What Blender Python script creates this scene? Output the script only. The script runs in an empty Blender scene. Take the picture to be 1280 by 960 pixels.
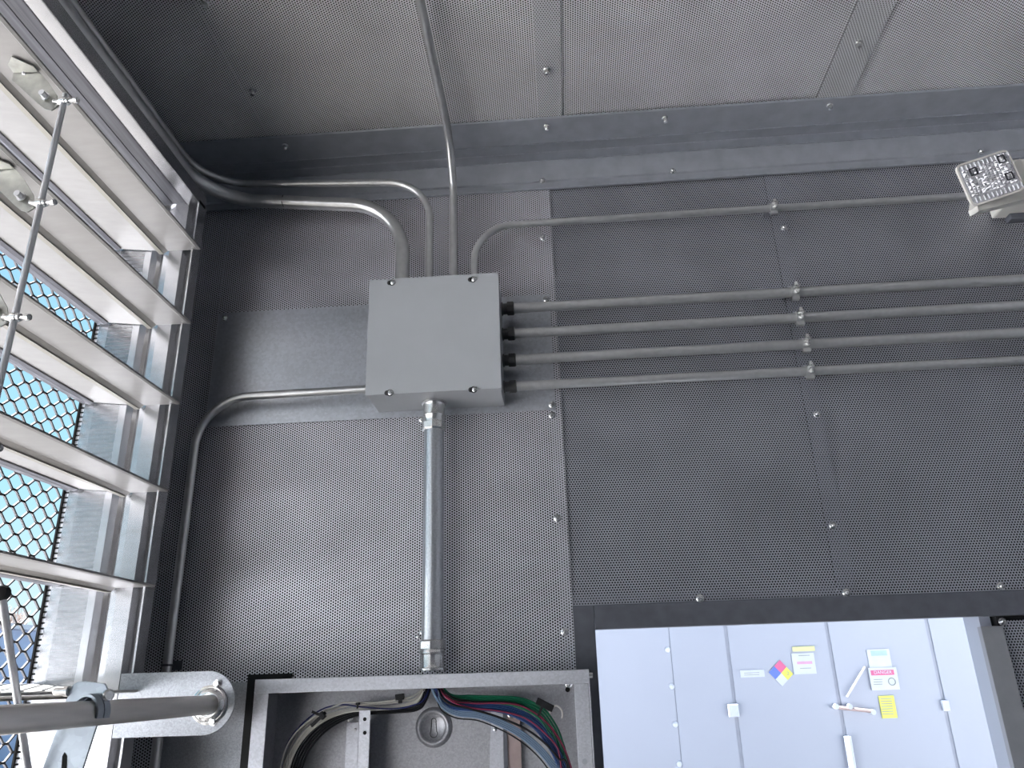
import bpy, math, random
from mathutils import Vector, Matrix, Quaternion
random.seed(7)
PI = math.pi
sc = bpy.context.scene
COL = sc.collection

# ------------------------------------------------------------------ camera
CAMZ = 1.90
F = 955.0
def _n(a): return Vector(a).normalized()
cD = _n((70, 368, F))                     # world +Y seen in camera axes (x right, y down, z forward)
cU = Vector((-80, -2530, F)); cU = (cU - cD * cU.dot(cD)).normalized()
cX = cD.cross(cU)
if cX.x < 0: cX = -cX
def ray(u, v):
    r = Vector((u - 640, v - 480, F))
    return Vector((r.dot(cX), r.dot(cD), r.dot(cU)))
def atY(u, v, Y):
    r = ray(u, v); p = r * (Y / r.y); p.z += CAMZ; return p
def atX(u, v, Xp):
    r = ray(u, v); p = r * (Xp / r.x); p.z += CAMZ; return p
def atZ(u, v, Z):
    r = ray(u, v); p = r * ((Z - CAMZ) / r.z); p.z += CAMZ; return p
cam_data = bpy.data.cameras.new('camera')
cam = bpy.data.objects.new('camera', cam_data); COL.objects.link(cam)
right = Vector((cX.x, cD.x, cU.x)); down = Vector((cX.y, cD.y, cU.y)); fwd = Vector((cX.z, cD.z, cU.z))
cam.matrix_world = Matrix(((right.x, -down.x, -fwd.x, 0), (right.y, -down.y, -fwd.y, 0),
                           (right.z, -down.z, -fwd.z, CAMZ), (0, 0, 0, 1)))
cam_data.sensor_width = 36; cam_data.lens = F / 1280 * 36
cam_data.clip_start = 0.02; cam_data.clip_end = 300
sc.camera = cam

# ------------------------------------------------------------------ sky, sun, exposure
sc.view_settings.view_transform = 'Standard'; sc.view_settings.look = 'None'
sc.view_settings.gamma = 1.0; sc.view_settings.use_curve_mapping = False
sc.view_settings.exposure = 1.0
world = bpy.data.worlds.new('sky'); sc.world = world; world.use_nodes = True
wn = world.node_tree; wn.nodes.clear()
wo = wn.nodes.new('ShaderNodeOutputWorld'); wb = wn.nodes.new('ShaderNodeBackground')
tc = wn.nodes.new('ShaderNodeTexCoord'); sx = wn.nodes.new('ShaderNodeSeparateXYZ')
rp = wn.nodes.new('ShaderNodeValToRGB')
wn.links.new(tc.outputs['Generated'], sx.inputs[0]); wn.links.new(sx.outputs['Z'], rp.inputs[0])
e = rp.color_ramp.elements
e[0].position = 0.0; e[0].color = (0.80, 0.93, 1.0, 1)
e[1].position = 0.9; e[1].color = (0.22, 0.47, 0.86, 1)
m_ = rp.color_ramp.elements.new(0.22); m_.color = (0.45, 0.82, 1.0, 1)
wn.links.new(rp.outputs[0], wb.inputs[0]); wb.inputs[1].default_value = 0.54
wn.links.new(wb.outputs[0], wo.inputs[0])
sun_d = bpy.data.lights.new('sun', 'SUN'); sun_d.energy = 39.0; sun_d.angle = math.radians(0.6)
sun_d.color = (0.98, 0.97, 0.97)
sun = bpy.data.objects.new('sun', sun_d); COL.objects.link(sun)
sun.rotation_euler = Vector((0.62, -0.02, -0.80)).to_track_quat('-Z', 'Y').to_euler()
sun.location = (-6, 2, 9)
def area(name, loc, direction, sx_, sy_, energy, color=(1, 1, 1), portal=False):
    d = bpy.data.lights.new(name, 'AREA'); d.shape = 'RECTANGLE'; d.size = sx_; d.size_y = sy_
    d.energy = energy; d.color = color
    if portal: d.cycles.is_portal = True
    o = bpy.data.objects.new(name, d); COL.objects.link(o); o.location = loc
    o.rotation_euler = Vector(direction).to_track_quat('-Z', 'Z').to_euler()
    return o


# ------------------------------------------------------------------ materials
def newmat(name):
    m = bpy.data.materials.new(name); m.use_nodes = True
    nt = m.node_tree; b = nt.nodes['Principled BSDF']
    return m, nt, b
def noisy(nt, b, base, amp, scale, stretch=(1, 1, 1), detail=3, bump=0.0, rough=None, ramp=(0.3, 0.7)):
    geo = nt.nodes.new('ShaderNodeNewGeometry'); mp = nt.nodes.new('ShaderNodeMapping')
    mp.inputs['Scale'].default_value = stretch
    nt.links.new(geo.outputs['Position'], mp.inputs[0])
    n = nt.nodes.new('ShaderNodeTexNoise'); n.inputs['Scale'].default_value = scale; n.inputs['Detail'].default_value = detail
    nt.links.new(mp.outputs[0], n.inputs[0])
    r = nt.nodes.new('ShaderNodeValToRGB')
    r.color_ramp.elements[0].position = ramp[0]; r.color_ramp.elements[1].position = ramp[1]
    r.color_ramp.elements[0].color = tuple(max(0, c * (1 - amp)) for c in base) + (1,)
    r.color_ramp.elements[1].color = tuple(min(1, c * (1 + amp)) for c in base) + (1,)
    nt.links.new(n.outputs['Fac'], r.inputs[0]); nt.links.new(r.outputs[0], b.inputs['Base Color'])
    if bump:
        bp = nt.nodes.new('ShaderNodeBump'); bp.inputs['Strength'].default_value = bump; bp.inputs['Distance'].default_value = 0.002
        nt.links.new(n.outputs['Fac'], bp.inputs['Height']); nt.links.new(bp.outputs[0], b.inputs['Normal'])
    return n, r
def metal(name, base, rough, metallic=0.8, amp=0.1, scale=30, stretch=(1, 1, 1), bump=0.0, detail=3):
    m, nt, b = newmat(name)
    b.inputs['Metallic'].default_value = metallic; b.inputs['Roughness'].default_value = rough
    noisy(nt, b, base, amp, scale, stretch, detail, bump)
    return m
def plain(name, base, rough=0.5, metallic=0.0, amp=0.05, scale=20, bump=0.0):
    return metal(name, base, rough, metallic, amp, scale, bump=bump)
def spangle(name, base, rough, metallic, scale, amp):
    """galvanised sheet: voronoi crystal grains over soft blotches"""
    m, nt, b = newmat(name)
    geo = nt.nodes.new('ShaderNodeNewGeometry')
    v = nt.nodes.new('ShaderNodeTexVoronoi'); v.inputs['Scale'].default_value = scale
    nt.links.new(geo.outputs['Position'], v.inputs['Vector'])
    n = nt.nodes.new('ShaderNodeTexNoise'); n.inputs['Scale'].default_value = 6; n.inputs['Detail'].default_value = 4
    nt.links.new(geo.outputs['Position'], n.inputs['Vector'])
    sep = nt.nodes.new('ShaderNodeSeparateColor'); nt.links.new(v.outputs['Color'], sep.inputs[0])
    mix = nt.nodes.new('ShaderNodeMath'); mix.operation = 'ADD'
    nt.links.new(sep.outputs[0], mix.inputs[0]); nt.links.new(n.outputs['Fac'], mix.inputs[1])
    r = nt.nodes.new('ShaderNodeMapRange'); r.inputs[1].default_value = 0.3; r.inputs[2].default_value = 1.7
    r.inputs[3].default_value = 1 - amp; r.inputs[4].default_value = 1 + amp
    nt.links.new(mix.outputs[0], r.inputs[0])
    cm = nt.nodes.new('ShaderNodeVectorMath'); cm.operation = 'SCALE'; cm.inputs[0].default_value = base
    nt.links.new(r.outputs[0], cm.inputs['Scale']); nt.links.new(cm.outputs[0], b.inputs['Base Color'])
    b.inputs['Metallic'].default_value = metallic; b.inputs['Roughness'].default_value = rough
    return m
def perforated(name, base, axes, hole=0.0019, pitch=0.0064, rough=0.42, metallic=0.55, swap=False):
    """sheet steel with a staggered field of punched holes"""
    m, nt, b = newmat(name)
    L = nt.links.new; N = nt.nodes.new
    geo = N('ShaderNodeNewGeometry'); s = N('ShaderNodeSeparateXYZ'); L(geo.outputs['Position'], s.inputs[0])
    c = N('ShaderNodeCombineXYZ')
    a0, a1 = (axes[1], axes[0]) if swap else axes
    L(s.outputs[a0], c.inputs[0]); L(s.outputs[a1], c.inputs[1])
    q = pitch * math.sqrt(3)
    def dist(off):
        ad = N('ShaderNodeVectorMath'); ad.operation = 'ADD'; ad.inputs[1].default_value = (off[0], off[1], 0); L(c.outputs[0], ad.inputs[0])
        w = N('ShaderNodeVectorMath'); w.operation = 'WRAP'; w.inputs[1].default_value = (pitch / 2, q / 2, 1); w.inputs[2].default_value = (-pitch / 2, -q / 2, -1)
        L(ad.outputs[0], w.inputs[0])
        ln = N('ShaderNodeVectorMath'); ln.operation = 'LENGTH'; L(w.outputs[0], ln.inputs[0]); return ln
    d1 = dist((0, 0)); d2 = dist((pitch / 2, q / 2))
    mn = N('ShaderNodeMath'); mn.operation = 'MINIMUM'; L(d1.outputs['Value'], mn.inputs[0]); L(d2.outputs['Value'], mn.inputs[1])
    hl = N('ShaderNodeMapRange'); hl.inputs[1].default_value = hole * 0.9; hl.inputs[2].default_value = hole * 1.1
    hl.inputs[3].default_value = 0; hl.inputs[4].default_value = 1; L(mn.outputs[0], hl.inputs[0])
    n = N('ShaderNodeTexNoise'); n.inputs['Scale'].default_value = 7; n.inputs['Detail'].default_value = 5; L(geo.outputs['Position'], n.inputs['Vector'])
    r = N('ShaderNodeMapRange'); r.inputs[1].default_value = 0.3; r.inputs[2].default_value = 0.7; r.inputs[3].default_value = 0.9; r.inputs[4].default_value = 1.1
    L(n.outputs['Fac'], r.inputs[0])
    mu = N('ShaderNodeMath'); mu.operation = 'MULTIPLY'; L(r.outputs[0], mu.inputs[0]); L(hl.outputs[0], mu.inputs[1])
    ad = N('ShaderNodeMath'); ad.operation = 'ADD'; ad.inputs[1].default_value = 0.02; L(mu.outputs[0], ad.inputs[0])
    cm = N('ShaderNodeVectorMath'); cm.operation = 'SCALE'; cm.inputs[0].default_value = base
    L(ad.outputs[0], cm.inputs['Scale']); L(cm.outputs[0], b.inputs['Base Color'])
    me = N('ShaderNodeMath'); me.operation = 'MULTIPLY'; me.inputs[1].default_value = metallic; L(hl.outputs[0], me.inputs[0]); L(me.outputs[0], b.inputs['Metallic'])
    L(hl.outputs[0], b.inputs['Specular IOR Level'])
    b.inputs['Roughness'].default_value = rough
    return m
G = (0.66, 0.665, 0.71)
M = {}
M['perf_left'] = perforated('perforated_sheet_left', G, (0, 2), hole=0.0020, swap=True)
M['perf_right'] = perforated('perforated_sheet_right', (0.38, 0.39, 0.435), (0, 2))  # same steel as the left; light falloff put into a darker base
M['perf_lap'] = perforated('perforated_lap', (0.335, 0.345, 0.39), (0, 2), hole=0.0016)  # laps of the right sheets, same falloff in their base colour
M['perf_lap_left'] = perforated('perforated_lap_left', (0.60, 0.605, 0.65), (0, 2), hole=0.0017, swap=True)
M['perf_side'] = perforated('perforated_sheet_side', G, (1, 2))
M['perf_ceil'] = perforated('perforated_ceiling', (0.90, 0.90, 0.90), (0, 1), metallic=0.42, swap=True)
M['perf_ceil_lap'] = perforated('perforated_ceiling_lap', (0.72, 0.72, 0.73), (0, 1), metallic=0.42, hole=0.0016)
M['galv'] = spangle('galvanised_sheet', (0.52, 0.54, 0.58), 0.36, 0.75, 160, 0.12)
M['galv_bright'] = spangle('galvanised_bright', (0.38, 0.395, 0.42), 0.40, 0.5, 420, 0.22)
M['trim'] = metal('trim_steel', (0.46, 0.48, 0.52), 0.42, 0.65, 0.08, 25)
M['slate'] = metal('dark_slate_steel', (0.115, 0.12, 0.14), 0.5, 0.3, 0.12, 40)
M['post'] = metal('grey_painted_post', (0.23, 0.235, 0.255), 0.5, 0.1, 0.05, 40)
M['conduit'] = metal('conduit_zinc', (0.64, 0.64, 0.635), 0.30, 0.82, 0.06, 60)
M['conduit_big'] = metal('conduit_zinc_big', (0.56, 0.58, 0.61), 0.30, 0.85, 0.12, 260)
M['zinc'] = metal('bright_zinc', (0.75, 0.75, 0.74), 0.22, 0.95, 0.1, 90)
M['darkmetal'] = metal('dark_fitting', (0.10, 0.10, 0.10), 0.4, 0.7, 0.1, 90)
M['box'] = plain('grey_box_paint', (0.43, 0.445, 0.46), 0.42, 0.0, 0.02, 12)
M['alu'] = metal('mill_aluminium', (0.46, 0.46, 0.475), 0.27, 0.85, 0.06, 14, stretch=(1, 1, 4))
M['blade'] = metal('blade_aluminium', (0.285, 0.275, 0.265), 0.42, 0.3, 0.05, 20, stretch=(1, 3, 1))
M['rib'] = metal('blade_rib', (0.30, 0.285, 0.25), 0.5, 0.4, 0.05, 20)
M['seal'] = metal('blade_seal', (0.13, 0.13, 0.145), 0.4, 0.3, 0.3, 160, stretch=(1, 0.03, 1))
M['mesh'] = metal('expanded_mesh', (0.065, 0.063, 0.065), 0.9, 0.0, 0.1, 40)
M['rod'] = metal('rod_steel', (0.66, 0.66, 0.68), 0.38, 0.5, 0.08, 60)
M['shaft'] = metal('shaft_steel', (0.80, 0.765, 0.73), 0.36, 0.7, 0.15, 60, stretch=(1, 0.1, 1))
M['clamp'] = spangle('clamp_zinc', (0.34, 0.38, 0.42), 0.36, 0.7, 90, 0.1)
M['bracket'] = metal('bracket_zinc', (0.40, 0.40, 0.37), 0.42, 0.85, 0.15, 60)
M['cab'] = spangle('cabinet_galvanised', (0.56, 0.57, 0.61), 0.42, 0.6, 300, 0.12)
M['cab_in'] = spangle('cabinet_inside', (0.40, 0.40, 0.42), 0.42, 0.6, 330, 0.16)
M['black'] = plain('black_plastic', (0.012, 0.012, 0.013), 0.4)
M['hole'] = plain('dark_hole', (0.006, 0.006, 0.006), 0.9)
M['wire_white'] = plain('wire_white', (0.50, 0.48, 0.44), 0.4)
M['wire_black'] = plain('wire_black', (0.012, 0.012, 0.014), 0.35)
M['wire_green'] = plain('wire_green', (0.012, 0.15, 0.075), 0.38)
M['wire_blue'] = plain('wire_blue', (0.03, 0.07, 0.20), 0.38)
M['wire_navy'] = plain('wire_navy', (0.015, 0.02, 0.09), 0.38)
M['wire_grey'] = plain('wire_pale_blue', (0.17, 0.24, 0.34), 0.38)
M['wire_pink'] = plain('wire_magenta', (0.20, 0.025, 0.06), 0.4)
M['copper'] = metal('brown_strip', (0.36, 0.28, 0.27), 0.45, 0.4, 0.1, 40)
M['cream'] = plain('cream_plastic', (0.70, 0.68, 0.63), 0.4)
M['lens'] = plain('lens_plastic', (0.56, 0.56, 0.58), 0.12, 0.25, 0.2, 400)
M['lens_dark'] = plain('lens_dark', (0.05, 0.05, 0.06), 0.2, 0.5)
M['white'] = plain('white_paint', (0.315, 0.335, 0.40), 0.5, 0, 0.02, 2)
M['white2'] = plain('white_bright', (0.46, 0.49, 0.56), 0.5)
M['seam'] = plain('seam_shadow', (0.27, 0.285, 0.34), 0.6)
M['red'] = plain('sign_red', (0.50, 0.10, 0.22), 0.5)
M['pink'] = plain('sign_pale_red', (0.50, 0.27, 0.40), 0.5)
M['blue'] = plain('sign_blue', (0.09, 0.15, 0.50), 0.5)
M['paleblue'] = plain('sign_pale_blue', (0.30, 0.42, 0.62), 0.5)
M['yellow'] = plain('sign_yellow', (0.55, 0.56, 0.10), 0.5)
M['paleyellow'] = plain('sign_pale_yellow', (0.50, 0.51, 0.26), 0.5)
M['ink'] = plain('sign_ink', (0.25, 0.27, 0.25), 0.6)
M['concrete'] = plain('concrete', (0.72, 0.73, 0.76), 0.85, 0, 0.08, 3)
M['asphalt'] = plain('asphalt', (0.065, 0.067, 0.072), 0.9, 0, 0.15, 8)
M['floor'] = plain('floor_paint', (0.32, 0.33, 0.35), 0.6, 0, 0.15, 5)
M['bluewall'] = plain('blue_grey_cladding', (0.30, 0.38, 0.55), 0.6, 0, 0.06, 1.2)
M['bark'] = plain('bare_branches', (0.33, 0.27, 0.24), 0.8)
M['insul'] = plain('black_backing', (0.015, 0.015, 0.017), 0.9)

for k_, m_k in M.items():
    if k_.startswith('wire_') or k_ == 'black': m_k.node_tree.nodes['Principled BSDF'].inputs['Specular IOR Level'].default_value = 0.2
# ------------------------------------------------------------------ mesh building
WP = {}                                  # world position of every object's origin
class MB:
    def __init__(s): s.v = []; s.f = []
    def add(s, vs, fs):
        k = len(s.v); s.v += [Vector(a) for a in vs]; s.f += [tuple(i + k for i in q) for q in fs]; return s
    def box(s, x0, x1, y0, y1, z0, z1):
        return s.add([(x0,y0,z0),(x1,y0,z0),(x1,y1,z0),(x0,y1,z0),(x0,y0,z1),(x1,y0,z1),(x1,y1,z1),(x0,y1,z1)],
                     [(0,3,2,1),(4,5,6,7),(0,1,5,4),(1,2,6,5),(2,3,7,6),(3,0,4,7)])
    def obox(s, c, ax, ay, az, hx, hy, hz):
        """box about c with unit axes and half sizes"""
        c = Vector(c); vs = []
        for k in (-1, 1):
            for i, j in ((-1,-1),(1,-1),(1,1),(-1,1)): vs.append(c + ax*hx*i + ay*hy*j + az*hz*k)
        return s.add(vs, [(0,3,2,1),(4,5,6,7),(0,1,5,4),(1,2,6,5),(2,3,7,6),(3,0,4,7)])
    def prism(s, poly, ext):
        n = len(poly); ext = Vector(ext); a = [Vector(p) for p in poly]
        fs = [tuple(range(n))[::-1], tuple(range(n, 2*n))]
        for i in range(n): j = (i+1) % n; fs.append((i, j, n+j, n+i))
        return s.add(a + [p + ext for p in a], fs)
    def lathe(s, origin, axis, prof, seg=24, cap=True):
        """prof: list of (distance along the axis, radius)"""
        o = Vector(origin); a = Vector(axis).normalized(); u = a.orthogonal().normalized(); w = a.cross(u)
        vs = []
        for d, r in prof:
            for i in range(seg):
                t = 2*PI*i/seg; vs.append(o + a*d + (u*math.cos(t) + w*math.sin(t))*r)
        fs = []
        for k in range(len(prof)-1):
            for i in range(seg):
                j = (i+1) % seg; fs.append((k*seg+i, k*seg+j, (k+1)*seg+j, (k+1)*seg+i))
        if cap: fs.append(tuple(range(seg))[::-1]); fs.append(tuple((len(prof)-1)*seg+i for i in range(seg)))
        return s.add(vs, fs)
    def cyl(s, p0, p1, r, seg=16, r2=None):
        p0, p1 = Vector(p0), Vector(p1)
        return s.lathe(p0, p1-p0, [(0, r), ((p1-p0).length, r if r2 is None else r2)], seg)
    def tube(s, pts, r, seg=14):
        pts = [Vector(p) for p in pts]; n = len(pts); vs = []; fs = []
        t0 = (pts[1]-pts[0]).normalized(); u = t0.orthogonal().normalized()
        for i in range(n):
            t = (pts[min(i+1, n-1)] - pts[max(i-1, 0)]).normalized()
            q = t0.rotation_difference(t); u = q @ u; u = (u - t*u.dot(t)).normalized(); t0 = t; w = t.cross(u)
            for k in range(seg):
                a = 2*PI*k/seg; vs.append(pts[i] + (u*math.cos(a) + w*math.sin(a))*r)
        for i in range(n-1):
            for k in range(seg):
                j = (k+1) % seg; fs.append((i*seg+k, i*seg+j, (i+1)*seg+j, (i+1)*seg+k))
        fs.append(tuple(range(seg))[::-1]); fs.append(tuple((n-1)*seg+k for k in range(seg)))
        return s.add(vs, fs)
    def build(s, name, m, parent=None, label=None, cat=None, group=None, kind=None, bevel=0, smooth=True, angle=38):
        lo = Vector([min(v[i] for v in s.v) for i in range(3)]); hi = Vector([max(v[i] for v in s.v) for i in range(3)])
        o0 = Vector(((lo.x+hi.x)/2, (lo.y+hi.y)/2, lo.z))
        me = bpy.data.meshes.new(name); me.from_pydata([v - o0 for v in s.v], [], s.f); me.update()
        me.materials.append(m)
        if smooth:
            me.polygons.foreach_set('use_smooth', [True]*len(me.polygons)); me.set_sharp_from_angle(angle=math.radians(angle))
        o = bpy.data.objects.new(name, me); COL.objects.link(o)
        WP[o] = o0
        if parent: o.parent = parent; o.location = o0 - WP[parent]
        else: o.location = o0
        if bevel:
            b = o.modifiers.new('bevel', 'BEVEL'); b.width = bevel; b.segments = 2; b.limit_method = 'ANGLE'; b.angle_limit = math.radians(40)
        return tag(o, label, cat, group, kind)
def tag(o, label=None, cat=None, group=None, kind=None):
    if label: o['label'] = label
    if cat: o['category'] = cat
    if group: o['group'] = group
    if kind: o['kind'] = kind
    return o
def thing(name, loc, label, cat, group=None, kind=None):
    o = bpy.data.objects.new(name, None); COL.objects.link(o); o.location = loc; WP[o] = Vector(loc)
    o.empty_display_size = 0.05
    return tag(o, label, cat, group, kind)
KIDS = {}
def clone(o, parent=None, shift=(0, 0, 0), label=None):
    c = o.copy(); COL.objects.link(c); sh = Vector(shift)
    if parent: c.parent = parent; WP[c] = WP[parent] + c.location
    else: c.location = o.location + sh; WP[c] = c.location.copy()
    if label: c['label'] = label
    for k in list(o.children):
        if k is not c: clone(k, c)
    return c
def place(o, parent, pos, rot=None):
    """linked copy of one mesh part put at a world position under a parent"""
    c = o.copy(); COL.objects.link(c); c.parent = parent; c.location = Vector(pos) - (WP[parent] if parent else Vector()); WP[c] = Vector(pos)
    if rot: c.rotation_euler = rot
    return c
def fillet(points, n=14):
    """points: (position, bend radius); returns a polyline with round bends"""
    P = [Vector(p[0]) for p in points]; R = [p[1] for p in points]; out = [P[0]]
    for i in range(1, len(P)-1):
        a = (P[i-1]-P[i]).normalized(); b = (P[i+1]-P[i]).normalized(); r = R[i]
        ang = a.angle(b); d = min(r / math.tan(ang/2), 0.49*(P[i-1]-P[i]).length if i > 1 else 0.98*(P[i-1]-P[i]).length)
        rr = d*math.tan(ang/2); c = P[i] + (a+b).normalized() * (rr/math.sin(ang/2))
        s = P[i]+a*d; e_ = P[i]+b*d; v0 = s-c; v1 = e_-c; ax = v0.cross(v1).normalized(); th = v0.angle(v1)
        for k in range(n+1): out.append(c + Quaternion(ax, th*k/n) @ v0)
    out.append(P[-1]); return out
def spline(pts, n=8):
    P = [Vector(p) for p in pts]; P = [P[0]*2-P[1]] + P + [P[-1]*2-P[-2]]; out = []
    for i in range(1, len(P)-2):
        for k in range(n):
            t = k/n; a, b, c, d = P[i-1:i+3]
            out.append(0.5*((2*b) + (c-a)*t + (2*a-5*b+4*c-d)*t*t + (-a+3*b-3*c+d)*t**3))
    out.append(P[-2]); return out
# screw prototypes: a mesh only, linked through place()
def screw_mesh(name, axis, r, h, m, hexed=False):
    b = MB(); a = Vector(axis)
    b.lathe((0,0,0), a, [(0, r), (h*.18, r), (h*.3, r*.8)], 12)
    if hexed: b.lathe(a*h*.25, a, [(0, r*.72), (h*.75, r*.72), (h, r*.5)], 6)
    else: b.lathe(a*h*.2, a, [(0, r*.75), (h*.45, r*.68), (h*.75, r*.4), (h*.8, r*.12)], 12)
    me = bpy.data.meshes.new(name); me.from_pydata(b.v, [], b.f); me.materials.append(m)
    me.polygons.foreach_set('use_smooth', [True]*len(me.polygons)); me.set_sharp_from_angle(angle=math.radians(35))
    return me
SCREW_Y = screw_mesh('screw', (0, -1, 0), 0.0088, 0.009, M['zinc'])
SCREW_Z = screw_mesh('screw', (0, 0, -1), 0.0085, 0.012, M['zinc'], True)
def screw(parent, pos, me=SCREW_Y, scale=1.0, name='screw'):
    o = bpy.data.objects.new(name, me); COL.objects.link(o); o.parent = parent
    o.location = Vector(pos) - WP[parent]; o.scale = (scale,)*3; WP[o] = Vector(pos); return o

# ------------------------------------------------------------------ room shell
W = 1.80; ZC = 3.30; XL = -1.00; XR = 2.30; YR = -2.60
DX0, DX1, DZ = 0.066, 0.925, 2.00        # doorway in the far wall
struct = 'structure'
bw = MB(); bw.box(XL-.12, DX0-.03, W+.02, W+.10, 0, ZC); bw.box(DX0-.03, DX1+.02, W+.02, W+.10, DZ+.03, ZC); bw.box(DX1+.02, XR+.1, W+.02, W+.10, 0, ZC)
wall_back = bw.build('wall_back', M['insul'], kind=struct, smooth=False)
Xs1, Xs3, Xlap, Xpl = 0.019, 0.628, -0.330, -0.889
PZ = 2.052
def panel(x0, x1, z0, z1, y, m, t=0.002, par=None, nm='perforated_panel'):
    return MB().box(x0, x1, y, y+t, z0, z1).build(nm, m, par or wall_back, smooth=False)
pA = panel(XL, Xpl, 0, ZC-.02, W+.001, M['perf_left'])
pB = panel(Xpl-.004, Xlap+.012, 0, ZC-.02, W-.002, M['perf_left'])
pC = panel(Xlap+.060, Xs1, 0, ZC-.02, W-.004, M['perf_left'])
pC2 = panel(Xlap+.012, Xlap+.060, 0, ZC-.02, W-.0045, M['perf_lap_left'], nm='panel_lap')
pC3 = panel(Xs1-.026, Xs1, 0, ZC-.02, W-.0046, M['perf_lap_left'], t=.0006, nm='panel_lap')
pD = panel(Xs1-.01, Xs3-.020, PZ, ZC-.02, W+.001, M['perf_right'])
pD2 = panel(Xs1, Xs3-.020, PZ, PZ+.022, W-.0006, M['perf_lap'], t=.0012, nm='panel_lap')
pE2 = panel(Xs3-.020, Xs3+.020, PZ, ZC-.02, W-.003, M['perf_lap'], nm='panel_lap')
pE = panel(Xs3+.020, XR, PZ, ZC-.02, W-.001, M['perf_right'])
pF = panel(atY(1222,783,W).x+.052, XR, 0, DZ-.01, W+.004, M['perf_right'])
for u, v, p in ((679,297,pC),(690,519,pC),(697,648,pC),(706,790,pC),(530,790,pC2),(528,524,pC2),
                (980,285,pE2),(1021,518,pE2),(1041,657,pE2),(1058,741,pE2),(875,748,pD),(1251,733,pE),(1253,777,pF),(530,560,pC2)):
    if (u, v) == (530, 560): continue
    screw(p, atY(u, v, W-.005 if p is not pF else W+.003))
# smooth galvanised plates fixed to the wall
def at_screws(par, lst, Y):
    for u, v in lst: screw(par, atY(u, v, Y))
x0 = atY(266,470,W).x; z1 = atY(400,386,W).z; z0 = atY(400,528,W).z; x1 = atY(691,440,W).x
pl = MB().box(x0, x1, W-.0075, W-.0048, z0, z1).build('backing_plate', M['galv'], label='smooth galvanised plate behind the grey junction box', cat='metal plate', smooth=False)
at_screws(pl, ((683,374),(690,506),(281,398)), W-.0075)
xa = atY(203,900,W).x; xb = atY(318,900,W).x; za = atY(260,854,W).z
pl2 = MB().box(xa, xb, W-.007, W-.0022, 0.9, za).build('lower_plate', M['galv_bright'], label='smooth galvanised sheet on the wall left of the open cabinet', cat='metal plate', smooth=False)

lw = MB()
LZ0, LZ1, LY0 = 0.40, 3.06, -2.30          # opening for the louver in the left wall
lw.box(XL-.10, XL, YR, W+.1, 0, LZ0); lw.box(XL-.10, XL, YR, W+.1, LZ1, ZC+.05); lw.box(XL-.10, XL, 1.60, W+.1, LZ0, LZ1); lw.box(XL-.10, XL, YR, LY0, LZ0, LZ1)
wall_left = lw.build('wall_left', M['perf_side'], kind=struct, smooth=False)
MB().box(XR, XR+.1, YR, W+.1, 0, ZC).build('wall_right', M['post'], kind=struct, smooth=False)
rw = MB(); rw.box(XL, XR, YR-.1, YR, 0, ZC)
rw.build('wall_rear', M['post'], kind=struct, smooth=False)
MB().box(XL-.1, XR+.1, YR-.1, W+.1, -.1, 0).build('floor', M['floor'], kind=struct, smooth=False)
ceiling = MB().box(XL-.15, XR+.15, YR-.15, W+.15, ZC+.006, ZC+.12).build('ceiling', M['insul'], kind=struct, smooth=False)
# ceiling sheets with their laps
xc1, xc1b = atZ(672,120,ZC).x, atZ(702,120,ZC).x
xc2, xc2b = atZ(1047,60,ZC).x, atZ(1092,60,ZC).x
xc0 = atZ(250,15,ZC).x
def cpanel(x0, x1, z, m, nm='perforated_panel'):
    return MB().box(x0, x1, YR, W, z, z+.0015).build(nm, m, ceiling, smooth=False)
cpanel(XL, xc0, ZC+.002, M['perf_ceil']); c0 = cpanel(xc0, xc1, ZC, M['perf_ceil']); c1 = cpanel(xc1, xc1b, ZC-.002, M['perf_ceil_lap'], 'panel_lap')
cpanel(xc1b, xc2, ZC+.002, M['perf_ceil']); c2 = cpanel(xc2, xc2b, ZC-.003, M['perf_ceil_lap'], 'panel_lap'); cpanel(xc2b, XR, ZC+.001, M['perf_ceil'])
for u, v, p in ((683,87,c1),(1073,53,c2),(316,113,c0),(257,3,c0)): screw(p, atZ(u, v, ZC-.002), SCREW_Z)
# crown trim: two folded flanges and a stepped corner, swept along the wall
prof = [(1.648, ZC-.003), (1.650, ZC-.007), (1.742, ZC-.012), (1.745, ZC-.004), (1.789, ZC-.006), (1.788, 3.260), (1.779, 3.257), (1.786, 3.196), (1.791, 3.193), (1.790, 3.171), (1.7955, 3.171), (1.7955, 3.2985), (1.648, 3.2985)]
cr = MB().prism([(XL, y, z) for y, z in prof], (XR-XL, 0, 0)).build('trim_1', M['trim'], kind=struct, smooth=False)
for u, v in ((683,157),(831,147),(1037,131),(357,181)): screw(cr, atZ(u, v, ZC-.010), SCREW_Z)
for u, v in ((678,226),(841,214),(1226,190)): screw(cr, atY(u, v, 1.783))
for y_, z_ in ((1.7425, ZC-.0135), (1.7890, ZC-.0070), (1.7780, 3.2570), (1.7895, 3.1730)):
    MB().box(XL, XR, y_-.0012, y_+.0012, z_-.0012, z_+.0012).build('fold_edge', M['galv'], cr, smooth=False)  # bright strips added to draw a light line along each fold
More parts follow.
